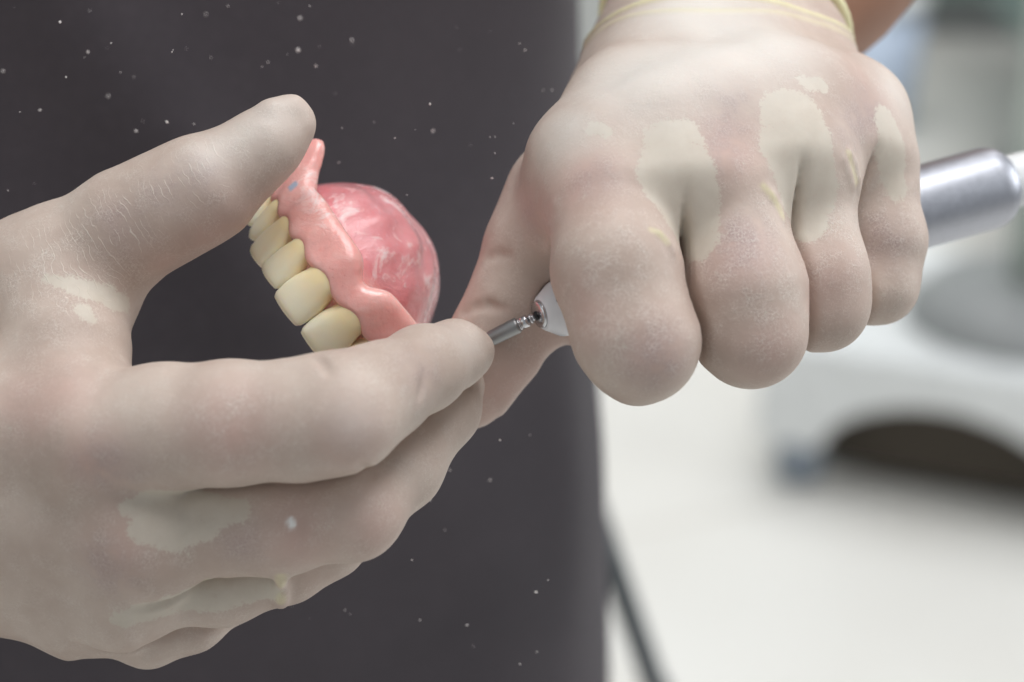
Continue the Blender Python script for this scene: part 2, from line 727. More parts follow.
TEETH = []          # (arc position, width, height, thickness)
for sgn in (1, -1):
    s = 0.0
    for w, hgt, th in ((7.9, 9.4, 5.6), (6.2, 8.6, 5.4), (6.4, 8.8, 6.2), (5.8, 7.8, 7.0), (5.6, 7.2, 7.2), (8.2, 6.6, 8.4)):
        TEETH.append((sgn * (s + w / 2) + 0.7, w, hgt, th))
        s += w - 0.15


def denture_local(x, y, z):
    """distance field of the pink base"""
    D = np.full(np.broadcast(x, y).shape, BIG, dtype=np.float32)
    S = np.zeros_like(D)
    SG = np.zeros_like(D)
    for i in range(len(ARCH) - 1):
        a, b = ARCH[i], ARCH[i + 1]
        e = b - a
        h = np.clip(((x - a[0]) * e[0] + (y - a[1]) * e[1]) / (e @ e), 0, 1)
        dx, dy = x - a[0] - h * e[0], y - a[1] - h * e[1]
        d = np.sqrt(dx * dx + dy * dy)
        m = d < D
        D = np.where(m, d, D)
        S = np.where(m, ARC_S[i] + h * _seg[i], S)
        SG = np.where(m, np.sign(dx * -e[1] + dy * e[0]), SG)      # + on the lip side
    lip = D * SG
    # rim height of the flange, notched at the frena, tallest at the sides
    A_ = np.abs(S)
    rim = 7.6 - 2.9 * np.exp(-(S / 2.6) ** 2) - 0.8 * np.exp(-((A_ - 22.5) / 3.0) ** 2) + 5.4 * np.exp(-((A_ - 28.6) / 3.6) ** 2) \
        - 6.0 * smooth(A_, 31, 46)
    eminence = np.zeros_like(S)
    for ts, w, hg, th in TEETH:
        eminence += np.exp(-((S - ts) / (w * 0.30)) ** 2)
    neck = -0.9 + 1.3 * eminence - 0.3
    zz = z
    off = 0.2 - 0.10 * np.maximum(zz - 2, 0) * (zz < 12)
    outer = 2.3 + 0.55 * eminence * np.exp(-((zz - 3.0) / 3.5) ** 2) - 0.05 * np.maximum(zz, 0)
    inner = 3.6 - 0.30 * np.clip(zz, 0, 9)
    half = (outer + inner) / 2
    mid = (outer - inner) / 2
    mid = mid + 3.4 * np.exp(-((A_ - 29.5) / 4.0) ** 2) * smooth(zz, -1.0, 7.0)
    wall = np.abs(lip - mid) - half
    top = zz - rim
    bot = np.where(lip > -1, neck, -1.5) - zz
    wall = smax(smax(wall, top, 2.4), bot, 1.2)
    # palate vault
    ux = (x - 4.0) / 17.8
    uy = np.maximum(0, y + 25) / 21.0
    u2 = ux * ux + uy * uy
    hh = 0.5 + 14.2 * np.clip(1 - np.sign(u2) * np.abs(u2) ** 1.35, -0.4, 1)
    hh = hh + 0.35 * np.sin(x * 0.9 + 1.3 * np.sin(y * 0.3)) * np.exp(-((y + 14) / 6) ** 2) + 0.25 * np.sin(x * 0.5 + y * 0.7)
    g = np.sqrt(1 + (2 * 17.0 * (x - 4.0) / 17.8 ** 2) ** 2 + (2 * 17.5 * np.maximum(0, y + 25) / 21.0 ** 2) ** 2)
    pal = np.abs(zz - hh) / g - 1.25
    pal = smax(pal, lip + 1.0, 1.0)
    f = smin(wall, pal, 2.6)
    f = smax(f, -(y + 36.5), 1.5)
    f = smin(f, f, 0.1)
    return f


def denture_field(X, Y, Z):
    """the base with its teeth filled in, on the working frame (narrow box around it)"""
    full = np.full(np.broadcast(X, Y, Z).shape, BIG, dtype=np.float32)
    xs, ys, zs = X.ravel(), Y.ravel(), Z.ravel()
    lo, hi = DO - 48, DO + 52
    ix = np.where((xs > lo[0]) & (xs < hi[0]))[0]
    iy = np.where((ys > lo[1]) & (ys < hi[1]))[0]
    iz = np.where((zs > lo[2]) & (zs < hi[2]))[0]
    if not (len(ix) and len(iy) and len(iz)):
        return full
    sl = (slice(ix[0], ix[-1] + 1), slice(iy[0], iy[-1] + 1), slice(iz[0], iz[-1] + 1))
    x = xs[sl[0]][:, None, None] - DO[0]
    y = ys[sl[1]][None, :, None] - DO[1]
    z = zs[sl[2]][None, None, :] - DO[2]
    l = [(x * DR[i, 0] + y * DR[i, 1] + z * DR[i, 2]).astype(np.float32) for i in range(3)]
    inb = (np.abs(l[0]) < 33) & (l[1] > -47) & (l[1] < 7) & (l[2] > -13) & (l[2] < 21)
    lx, ly, lz = (q[inb] for q in l)
    d = denture_local(lx, ly, lz)
    for ts, w, hg, th in TEETH:
        p, t, n = arch_at(ts)
        q = np.abs((lx - p[0]) * t[0] + (ly - p[1]) * t[1]) - w / 2 - 0.1
        r = np.abs((lx - p[0]) * n[0] + (ly - p[1]) * n[1] + (th - 5.9) / 2) - (th + 1.3) / 2
        s = np.abs(lz + hg / 2 - 0.6) - hg / 2 - 0.8
        d = np.minimum(d, np.maximum(np.maximum(q, r), s))
    c = np.full(inb.shape, BIG, dtype=np.float32)
    c[inb] = d
    full[sl] = c
    return full


def dloc(p):
    """denture frame -> working frame"""
    return DO + np.asarray(p) @ DR


def build_denture():
    root = empty('denture', W(dloc([0, -22, 0])), 'pink acrylic upper denture with ivory teeth pinched between gloved thumb and finger', 'denture')
    b = Body((-33, -46, -4), (33, 7, 22), 0.45)
    X, Y, Z = b.g.xyz((slice(None),) * 3)
    X, Y, Z = np.broadcast_arrays(X, Y, Z)
    b.F = denture_local(X, Y, Z).astype(np.float32)
    v, q = surface(b)
    v, q = keep_main(v, q)
    v = relax(v, q, 2, 0.4)
    ux, uy = (v[:, 0] - 4.0) / 17.8, np.maximum(0, v[:, 1] + 25) / 21.0
    inside = 1 - smooth(ux * ux + uy * uy, 0.78, 1.0)
    pxs = np.hypot(dloc(v)[:, 0] / dloc(v)[:, 2] * F + CX - 292, dloc(v)[:, 1] / dloc(v)[:, 2] * F + CY - 182)
    nn = np.where(pxs < 4)[0]
    CHIP = v[nn[dloc(v)[nn, 2].argmin()]]
    dome = inside * smooth(v[:, 2], 1.0, 5.0)
    dust = np.clip(dome * 0.9 + 0.9 * np.exp(-((v[:, 2] - 6.5) / 3.0) ** 2) * smooth(v[:, 0], 0, 8), 0, 1)
    at = dict(dome=dome, dust=dust, chip=1 - smooth(np.abs((v - CHIP) / np.array([0.5, 2.0, 1.0])).max(1), 0.8, 1.1))
    o = mesh_np('gum_base', W(dloc(v)), q, M['gum'], root, attrs=at)
    for ts, w, hg, th in TEETH:
        p, t, n = arch_at(ts)
        rows, seg = 16, 28
        vv, kk, ff = [], [], []
        for i in range(rows):
            a = i / (rows - 1)                # 0 biting edge, 1 root
            zz = -hg + (hg + 2.2) * a
            ww = w / 2 * (0.90 + 0.10 * math.sin(math.pi * min(1, a * 1.5)) - 0.22 * max(0, a - 0.45))
            tt = th / 2 * (0.30 + 0.66 * min(1, a * 1.35) ** 0.8) if w < 9 and th < 7.3 else th / 2 * (0.80 + 0.2 * min(1, a * 2))
            if i == 0:
                ww *= 0.90; tt *= 0.72
            lean = 0.9 - 0.6 * a - 1.0 * (1 - min(1, a * 1.35)) * 0.2
            bul = 0.35 * math.sin(math.pi * min(1, 0.15 + a * 0.8))
            for k in range(seg):
                an = 2 * math.pi * k / seg
                c, s = math.cos(an), math.sin(an)
                e = 0.62
                cx = math.copysign(abs(c) ** e, c) * ww
                cy = math.copysign(abs(s) ** (0.8), s) * tt
                lab = max(0, s)
                cy += lab * bul * (1 - (cx / (w / 2)) ** 2 * 0.7) + 0.06 * lab * math.cos(cx / w * 4 * math.pi)
                yy = cy + (2.45 - th / 2) + lean - 0.65
                edge = 0.0
                if a < 0.3:
                    edge = (0.3 - a) / 0.3 * (0.35 * (cx / (w / 2)) ** 2)
                    if th >= 7.0:
                        edge = (0.3 - a) / 0.3 * (1.5 * (cx / (w / 2)) ** 2)
                vv.append([p[0] + t[0] * cx + n[0] * yy, p[1] + t[1] * cx + n[1] * yy, zz + edge])
                kk.append(a)
        for i in range(rows - 1):
            for k in range(seg):
                k2 = (k + 1) % seg
                ff.append((i * seg + k, i * seg + k2, (i + 1) * seg + k2, (i + 1) * seg + k))
        c0 = len(vv)
        vv.append(list(np.mean(vv[:seg], 0) + [0, 0, -0.12])); kk.append(0)
        for k in range(seg):
            ff.append((c0, (k + 1) % seg, k))
        ff.append(tuple((rows - 1) * seg + k for k in range(seg)))
        mesh_np('tooth', W(dloc(np.array(vv))), ff, M['tooth'], root, attrs=dict(neck=np.array(kk)))
    return root


build_denture()

# ------------------------------------------------------------------ the two gloved hands
def segs(pts):
    return list(zip(pts[:-1], pts[1:]))


def ring_on(body, c, n, rmax=60.0, seg=72):
    """where the plane through c, normal n, meets the surface of a field"""
    n = n / np.linalg.norm(n)
    u = np.cross(n, [0.0, 0.0, 1.0]); u /= np.linalg.norm(u)
    w = np.cross(n, u)
    g = body.g
    out = []
    rs = np.arange(4.0, rmax, 0.25)
    for k in range(seg):
        a = 2 * math.pi * k / seg
        d = math.cos(a) * u + math.sin(a) * w
        pts = c + rs[:, None] * d
        ii = np.round((pts - g.lo) / g.h).astype(int)
        ok = ((ii >= 0) & (ii < g.n)).all(1)
        ii = ii[ok]
        f = body.F[ii[:, 0], ii[:, 1], ii[:, 2]]
        m = np.argmax(f > 0) if (f > 0).any() else len(f) - 1
        out.append(pts[ok][m])
    out = np.array(out)
    for _ in range(6):
        out = 0.5 * out + 0.25 * (np.roll(out, 1, 0) + np.roll(out, -1, 0))
    return out


HRES = 0.62


def flow(b, fingers, top=7.0, soft=0.0):
    """join fingers to the hand: full near the knuckles, a tight seam further out.
    fingers: (joints, end of the web in mm, fill between neighbours, seam depth)"""
    X, Y, Z = b.g.xyz((slice(None),) * 3)
    prev = None
    for pts, reach, fill, seam, n in fingers:
        ff = b.g.field()
        b.chain(pts, 3.0, ff)
        a, c = pts[0][0], pts[n][0]
        d = (c - a) / np.linalg.norm(c - a)
        t = (X - a[0]) * d[0] + (Y - a[1]) * d[1] + (Z - a[2]) * d[2]
        w = smooth(t, reach - 5.0, reach + 3.0)
        k = (fill + (top - fill) * (1 - smooth(t, soft * reach, reach + (4.0 if soft else 0.0)))).astype(np.float32)
        b.F = smin(b.F, ff, k)
        if prev is not None and seam > 0:
            near = (np.maximum(ff, prev) < 12) & (np.minimum(ff, prev) > -9)
            g = np.where(near, seam * w * np.exp(-((ff - prev) / 0.9) ** 2), 0)
            b.F = (b.F + g).astype(np.float32)
        prev = ff


def bumps(b, js):
    for j, k in js:
        b.seg(j[0], j[0] + 0.01, j[1], j[1], k)


def groove(b, pts, r, k):
    """a fine crease pressed into the surface"""
    for p, q in zip(pts[:-1], pts[1:]):
        m = r + 8
        sl = b.g.box(np.minimum(p, q) - m, np.maximum(p, q) + m)
        X, Y, Z = b.g.xyz(sl)
        b.F[sl] = smax(b.F[sl], -sd_cone(X, Y, Z, p, q, r, r).astype(np.float32), k)


def near_side(b, px, py, lift=0.0):
    """the near surface of a field seen at px,py; lift in mm towards the viewer"""
    zs = np.arange(b.g.lo[2] + 1, b.g.lo[2] + b.g.h * (b.g.n[2] - 2), 0.2)
    pts = np.stack([(px - CX) * zs / F, (py - CY) * zs / F, zs], 1)
    ii = np.round((pts - b.g.lo) / b.g.h).astype(int)
    ok = ((ii >= 0) & (ii < b.g.n)).all(1)
    f = np.full(len(zs), BIG)
    f[ok] = b.F[ii[ok, 0], ii[ok, 1], ii[ok, 2]]
    k = int(np.argmax(f < 0)) if (f < 0).any() else int(f.argmin())
    return P(px, py, zs[k] - lift)


def hand_holding_denture():
    b = Body((-146, -70, 330), (12, 82, 450), HRES)
    thumb = [J(-40, 325, 400, 86), J(60, 282, 393, 75), J(128, 227, 388, 55), J(173, 204, 386, 52), J(208, 186, 385, 49),
             J(246, 160, 385, 35.5), J(270, 141, 385, 31), J(291, 123, 386, 25)]
    index = [J(90, 432, 372, 62), J(165, 428, 366, 62), J(230, 423, 363, 60), J(300, 420, 361, 58.5), J(340, 411, 361, 57), J(380, 392, 366, 47),
             J(424, 368, 374, 40.5), J(455, 354, 381, 31.5), J(469, 352, 384, 24.5)]
    middle = [J(150, 525, 376, 60), J(280, 521, 373, 52), J(348, 510, 372, 46), J(400, 468, 379, 40), J(444, 410, 388, 34),
              J(460, 386, 392, 25)]
    ring = [J(130, 580, 384, 58), J(220, 576, 385, 48), J(285, 560, 386, 41), J(328, 540, 388, 36), J(392, 478, 400, 32),
            J(430, 440, 408, 24)]
    pinky = [J(90, 606, 390, 44), J(148, 632, 390, 33), J(190, 617, 389, 33), J(236, 588, 394, 30), J(320, 520, 415, 24)]
    W1, W2 = J(-160, 415, 390, 96), J(-160, 500, 397, 96)
    W0 = J(-420, 480, 418, 106)
    # back of the hand
    for s in ((W1, index[0]), (W1, middle[0]), (W2, middle[0]), (W2, ring[0]), (W2, pinky[0]), (W1, W2), (W0, W1), (W0, W2),
              (thumb[0], W1)):
        b.seg(s[0][0], s[1][0], s[0][1], s[1][1], 7.5)
    for p, q in ((index[0], middle[0]), (middle[0], ring[0]), (ring[0], pinky[0])):
        b.seg(p[0], q[0], p[1] * 0.9, q[1] * 0.9, 6.0)
    web = [J(56, 300, 390, 66), J(66, 350, 382, 58), J(62, 420, 377, 62)]
    b.chain(web, 5.0)
    # thumb and the skin between it and the index finger
    ft = b.g.field()
    b.chain(thumb, 4.0, ft)
    b.F = smin(b.F, ft, 5.5)
    flow(b, ((index, 10.0, 1.0, 0, 2), (middle, 10.0, 1.0, 0.5, 1), (ring, 4.0, 1.0, 1.3, 1), (pinky, 4.0, 1.2, 1.3, 1)))
    # knuckles, nails, folds of the latex
    bumps(b, ((J(96, 442, 363, 24), 9), (J(350, 416, 357.5, 26), 9), (J(362, 514, 370.5, 22), 8)))
    b.seg(P(468, 341, 379.6), P(480, 349, 382), 2.4, 2.0, 1.4)
    b.seg(J(272, 113, 383, 1)[0], J(292, 107, 384, 1)[0], 14 * 384 / F, 12 * 384 / F, 1.8)
    q = [near_side(b, 281, y, -0.3) for y in (577, 584, 591, 598, 603)]
    for p, c in zip(q[:-1], q[1:]):
        b.seg(p, c, 1.15, 1.15, 1.0)
    for line in ([(426, 370), (424, 386), (420, 396)], [(361, 465), (366, 470), (372, 474)],
                 [(314, 356), (322, 362), (328, 372)], [(206, 581), (216, 579), (228, 579)]):
        groove(b, [near_side(b, x, y, 0.42) for x, y in line], 0.5, 0.9)
    return b, dict(thumb=thumb, index=index, middle=middle, ring=ring, pinky=pinky, W0=W0, W1=W1, W2=W2)


def hand_holding_drill():
    b = Body((-16, -104, 346), (90, 34, 505), HRES)
    index = [J(606, 168, 386, 50), J(612, 225, 377, 58), J(616, 270, 371, 62), J(632, 330, 369, 58), J(641, 346, 369, 54),
             J(638, 362, 392, 40), J(628, 338, 408, 40), J(612, 305, 416, 34)]
    middle = [J(710, 128, 391, 52), J(724, 200, 383, 56), J(745, 290, 377, 58), J(751, 332, 377, 53), J(750, 340, 400, 42),
              J(738, 315, 416, 38), J(725, 290, 422, 32)]
    ring = [J(798, 112, 398, 47), J(804, 190, 391, 48), J(818, 275, 387, 48), J(821, 301, 388, 45), J(818, 306, 410, 37),
            J(805, 285, 426, 32)]
    pinky = [J(856, 116, 410, 35), J(873, 180, 404, 42), J(883, 240, 402, 41), J(877, 282, 402, 38), J(870, 283, 422, 31),
             J(858, 262, 434, 27)]
    thumb = [J(680, 56, 444, 74), J(564, 200, 406, 54), J(538, 250, 403, 49), J(518, 300, 402, 46), J(495, 345, 403, 45),
             J(470, 385, 404, 39), J(464, 392, 404, 33)]
    W1, W2 = J(716, 5, 446, 76), J(750, 12, 455, 71)
    EL = J(1150, -420, 640, 90)
    ax = EL[0] - (W1[0] + W2[0]) / 2
    ax /= np.linalg.norm(ax)
    for s in ((W1, index[0]), (W1, middle[0]), (W2, middle[0]), (W2, ring[0]), (W2, pinky[0]), (W1, W2)):
        b.seg(s[0][0], s[1][0], s[0][1], s[1][1] * 0.92, 6.5)
    w1b = (W1[0] + ax * 60, W1[1])
    w2b = (W2[0] + ax * 60, W2[1])
    for s in ((W1, w1b), (W2, w2b), (w1b, w2b)):
        b.seg(s[0][0], s[1][0], s[0][1], s[1][1], 6.5)
    # the skin and muscle between the knuckles and towards the thumb
    for w in ([J(704, 20, 440, 74), J(660, 128, 386, 48), J(674, 176, 382, 42), J(677, 208, 381, 30)],
              [J(735, 15, 446, 74), J(760, 100, 396, 50), J(784, 148, 389, 46), J(794, 186, 389, 32)],
              [J(750, 20, 452, 64), J(828, 106, 406, 38), J(852, 130, 401, 33)], [index[0], middle[0]], [middle[0], ring[0]], [ring[0], pinky[0]],
              [J(684, 40, 440, 76), J(628, 118, 399, 62), J(588, 166, 391, 52), J(563, 218, 396, 40)]):
        b.chain(w, 5.0)
    ft = b.g.field()
    b.chain(thumb[:3], 4.0, ft)
    b.F = smin(b.F, ft, 9.0)
    ft = b.g.field()
    b.chain(thumb[1:], 4.0, ft)
    b.F = smin(b.F, ft, 2.5)
    flow(b, ((index, 15.0, 3.5, 0, 2), (middle, 22.0, 4.5, 2.4, 2), (ring, 19.0, 4.5, 2.2, 2), (pinky, 15.0, 4.5, 2.0, 2)), 12.0, 0.7)
    bumps(b, ((J(598, 138, 381, 14), 6), (J(812, 92, 397.5, 13), 6), (J(884, 290, 399, 16), 6), (J(828, 316, 386, 18), 6)))
    # ridges of stretched latex where the fingers part
    for p in ([(652, 229), (660, 233), (668, 242), (673, 252)], [(764, 186), (772, 196), (779, 208), (783, 220)],
              [(849, 152), (853, 164), (857, 178), (859, 190)], [(843, 160), (847, 172), (852, 186)],
              [(556, 205), (552, 225), (550, 248)]):
        q = [near_side(b, x, y, -0.25) for x, y in p]
        for a, c in zip(q[:-1], q[1:]):
            b.seg(a, c, 0.5, 0.5, 0.9)
    for line in ([(462, 313), (474, 307), (488, 305), (502, 309)], [(488, 258), (498, 254), (508, 256)]):
        groove(b, [near_side(b, x, y, 0.3) for x, y in line], 0.6, 1.0)
    return b, dict(thumb=thumb, index=index, middle=middle, ring=ring, pinky=pinky, W1=W1, W2=W2, EL=EL, ax=ax)


# drill axis in the working frame
HA, HB = P(540, 314, 391), P(1003, 184, 433)
HAX = (HB - HA) / np.linalg.norm(HB - HA)


def drill_profile():
    L = float(np.linalg.norm(HB - HA))
    return [(0.0, 2.2), (0.25, 2.9), (3.0, 4.75), (4.0, 5.0), (16.0, 5.6), (30.0, 6.8), (44.0, 7.6), (L - 4.5, 7.9), (L - 2.6, 7.75),
            (L - 1.0, 7.0), (L, 5.6)], L


def drill_field(X, Y, Z):
    pr, L = drill_profile()
    x, y, z = X - HA[0], Y - HA[1], Z - HA[2]
    t = x * HAX[0] + y * HAX[1] + z * HAX[2]
    r = np.sqrt(np.maximum(x * x + y * y + z * z - t * t, 0))
    R = np.interp(t, [p[0] for p in pr], [p[1] for p in pr])
    return np.maximum(r - R, np.maximum(-t, t - L))


hA, jA = hand_holding_denture()
hB, jB = hand_holding_drill()

# the hand with the drill closes on the drill
hB.add(lambda f, X, Y, Z: np.maximum(f, 0.25 - drill_field(X, Y, Z)))
hB.add(lambda f, X, Y, Z: np.maximum(f, 0.35 - denture_field(X, Y, Z)))
# the hand with the denture presses against it
hA.add(lambda f, X, Y, Z: np.maximum(f, 0.35 - denture_field(X, Y, Z)))

# cuffs: the glove ends in a rolled bead
nB = np.array([0.19, -0.75, 0.62]); nB /= np.linalg.norm(nB)
cB = P(732, 58, 451)
ringB = ring_on(hB, cB, nB)
nF = np.array([0.0, -0.975, 0.222]); nF /= np.linalg.norm(nF)
cF = P(722, 68, 447)


def cuff_fold(x, y, z, off):
    return (x - cF[0]) * nF[0] + (y - cF[1]) * nF[1] + (z - cF[2]) * nF[2] - off + 0.6 * np.sin(x * 0.14 + off)


for off, amp, wid in ((0.0, 0.8, 0.7), (-3.4, 0.35, 0.7), (3.0, 0.25, 0.9), (5.5, 0.2, 0.8)):
    hB.add(lambda f, X, Y, Z, off=off, amp=amp, wid=wid: f - amp * np.exp(-(cuff_fold(X, Y, Z, off) / wid) ** 2))
hB.add(lambda f, X, Y, Z: np.maximum(f, (X - cB[0]) * nB[0] + (Y - cB[1]) * nB[1] + (Z - cB[2]) * nB[2]))
nA = (jA['W0'][0] - jA['W1'][0]); nA /= np.linalg.norm(nA)
cA = (jA['W1'][0] + jA['W2'][0]) / 2 + nA * 12.0
ringA = ring_on(hA, cA, nA)
hA.add(lambda f, X, Y, Z: np.maximum(f, (X - cA[0]) * nA[0] + (Y - cA[1]) * nA[1] + (Z - cA[2]) * nA[2]))


def on_surface(v, j):
    """move a mask joint onto the near side of the glove"""
    c, r = j
    px, py = c[0] / c[2], c[1] / c[2]
    d = np.hypot(v[:, 0] / v[:, 2] - px, v[:, 1] / v[:, 2] - py) * F
    near = np.where(d < 3.0)[0]
    if len(near) == 0:
        near = np.argsort(d)[:3]
    k = near[v[near, 2].argmin()]
    return (np.array([px, py, 1.0]) * v[k, 2], r)


def mask(v, sets, soft):
    out = np.zeros(len(v))
    for pts in sets:
        pts = [on_surface(v, j) for j in pts]
        pts = pts if len(pts) > 1 else [pts[0], (pts[0][0] + 1e-3, pts[0][1])]
        out = np.maximum(out, 1 - smooth(vsd(v, segs(pts)), -soft, soft))
    return out


def glove(body, j, attrs_fn, ringc, parent):
    v, q = surface(body)
    v, q = keep_main(v, q)
    v = relax(v, q, 1, 0.35)
    at = attrs_fn(v)
    o = mesh_np('glove', W(v), q, M['glove'], parent, base=W(v.mean(0)), attrs=at)
    rc = ringc + (ringc - ringc.mean(0)) * (0.9 / 20.0)
    tv, tf = tube(W(rc), 0.00115, 12, closed=True)
    bo = mesh_np('cuff_bead', tv, tf, M['bead'], o)
    bo['label'] = 'rolled yellowish cuff edge'
    return o


def attrs_A(v):
    at = {}
    at['loose'] = mask(v, [
        [J(128, 508, 362, 10), J(160, 510, 360, 26), J(195, 512, 360, 26), J(238, 510, 361, 13)],
        [J(140, 530, 362, 14), J(175, 534, 362, 18), J(205, 526, 362, 16)],
        [J(118, 622, 380, 9), J(165, 604, 376, 20), J(215, 594, 376, 20), J(268, 588, 378, 14)],
        [J(48, 278, 374, 5), J(82, 288, 374, 11), J(112, 298, 378, 14), J(128, 305, 378, 8)],
        [J(84, 310, 374, 10), J(92, 318, 374, 6)]], 1.1)
    at['flush'] = np.clip(mask(v, [[J(84, 460, 355, 30)], [J(120, 545, 362, 30)], [J(350, 440, 352, 30)], [J(40, 400, 360, 50)],
                                   [J(380, 530, 360, 30)], [J(230, 430, 356, 44)], [J(230, 225, 384, 26), J(170, 262, 384, 20)],
                                   [J(300, 535, 362, 34)]], 7.0) * 0.75, 0, 1)
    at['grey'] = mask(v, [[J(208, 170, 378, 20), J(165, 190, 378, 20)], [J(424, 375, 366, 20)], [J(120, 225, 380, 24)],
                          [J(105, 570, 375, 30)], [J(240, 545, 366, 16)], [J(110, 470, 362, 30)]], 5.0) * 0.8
    at['powder'] = np.clip(mask(v, [[J(60, 280, 376, 60)], [J(120, 545, 360, 50)], [J(400, 390, 362, 40)], [J(240, 440, 354, 60)]], 6), 0, 1) * 0.3
    at['pale'] = np.clip(mask(v, [[J(210, 152, 380, 20), J(280, 112, 382, 22)], [J(352, 425, 351, 16)], [J(470, 345, 376, 20)]], 5.0) * 0.4, 0, 1)  # light along the thumb's top painted in; knuckle and fingertip paler too
    t0, t1 = P(60, 284, 390), P(208, 186, 385)
    d = (t1 - t0) / np.linalg.norm(t1 - t0)
    at['along'] = (v - t0) @ d
    at['crease'] = mask(v, [[J(60, 270, 380, 50), J(150, 205, 378, 36), J(205, 165, 377, 20)]], 6.0)
    at['fold'] = mask(v, [[J(281, 578, 371, 6), J(281, 602, 383, 6)], [J(206, 582, 366, 2.5), J(226, 580, 366, 2.5)]], 0.5) * 0.45
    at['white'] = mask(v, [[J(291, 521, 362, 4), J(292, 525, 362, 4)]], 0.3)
    return at


def attrs_B(v):
    at = {}
    at['loose'] = mask(v, [
        [J(664, 138, 378, 22), J(670, 170, 374, 34), J(688, 205, 376, 34), J(698, 238, 376, 24)],
        [J(684, 132, 380, 16), J(696, 170, 378, 20)],
        [J(794, 112, 386, 30), J(800, 150, 386, 38), J(808, 190, 386, 34), J(808, 224, 386, 18)],
        [J(776, 104, 384, 16), J(774, 150, 382, 14)],
        [J(886, 118, 402, 14), J(893, 150, 400, 20), J(898, 190, 400, 12)],
        [J(594, 128, 376, 8), J(604, 131, 376, 8)],
        [J(806, 82, 390, 8), J(820, 84, 392, 9)]], 1.1)
    at['flush'] = np.clip(mask(v, [[J(580, 190, 370, 40)], [J(578, 290, 360, 26), J(592, 320, 358, 26)], [J(730, 150, 380, 26)], [J(655, 345, 356, 30)],
                                   [J(735, 260, 368, 34)], [J(870, 90, 400, 30)], [J(770, 350, 366, 30)], [J(830, 280, 384, 30)],
                                   [J(545, 210, 400, 30)], [J(560, 330, 396, 40), J(500, 400, 400, 40)]], 7.0), 0, 1) * 0.8
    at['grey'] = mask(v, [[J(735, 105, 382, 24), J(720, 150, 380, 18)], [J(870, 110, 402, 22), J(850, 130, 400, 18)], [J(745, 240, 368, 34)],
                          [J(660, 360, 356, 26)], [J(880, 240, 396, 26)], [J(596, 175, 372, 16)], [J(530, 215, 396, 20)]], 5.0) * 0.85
    at['powder'] = np.clip(mask(v, [[J(620, 270, 360, 50), J(640, 330, 358, 46)], [J(745, 250, 368, 46), J(755, 320, 368, 40)], [J(825, 240, 386, 36)], [J(880, 240, 396, 36)]], 7), 0, 1) * 0.5
    at['pale'] = np.clip(mask(v, [[J(640, 70, 400, 60), J(760, 40, 420, 50), J(700, 10, 430, 60)], [J(570, 125, 400, 20)], [J(895, 88, 404, 12)]], 9.0) * 0.7, 0, 1)  # bright top light on the back of the hand, put into the colour
    at['along'] = np.zeros(len(v))
    at['crease'] = np.zeros(len(v))
    at['white'] = np.zeros(len(v))
    f = mask(v, [[J(652, 229, 370, 3), J(660, 233, 371, 3), J(668, 242, 374, 3)], [J(764, 186, 380, 3), J(771, 194, 381, 3), J(779, 206, 381, 3), J(784, 216, 384, 3)],
                 [J(849, 152, 396, 2.5), J(853, 164, 396, 2.5), J(858, 184, 398, 2.5)]], 0.5) * 0.6
    for off, a in ((0.0, 0.75), (-3.4, 0.35)):
        f = np.maximum(f, a * np.exp(-(cuff_fold(v[:, 0], v[:, 1], v[:, 2], off) / 0.75) ** 2))
    at['fold'] = f
    return at

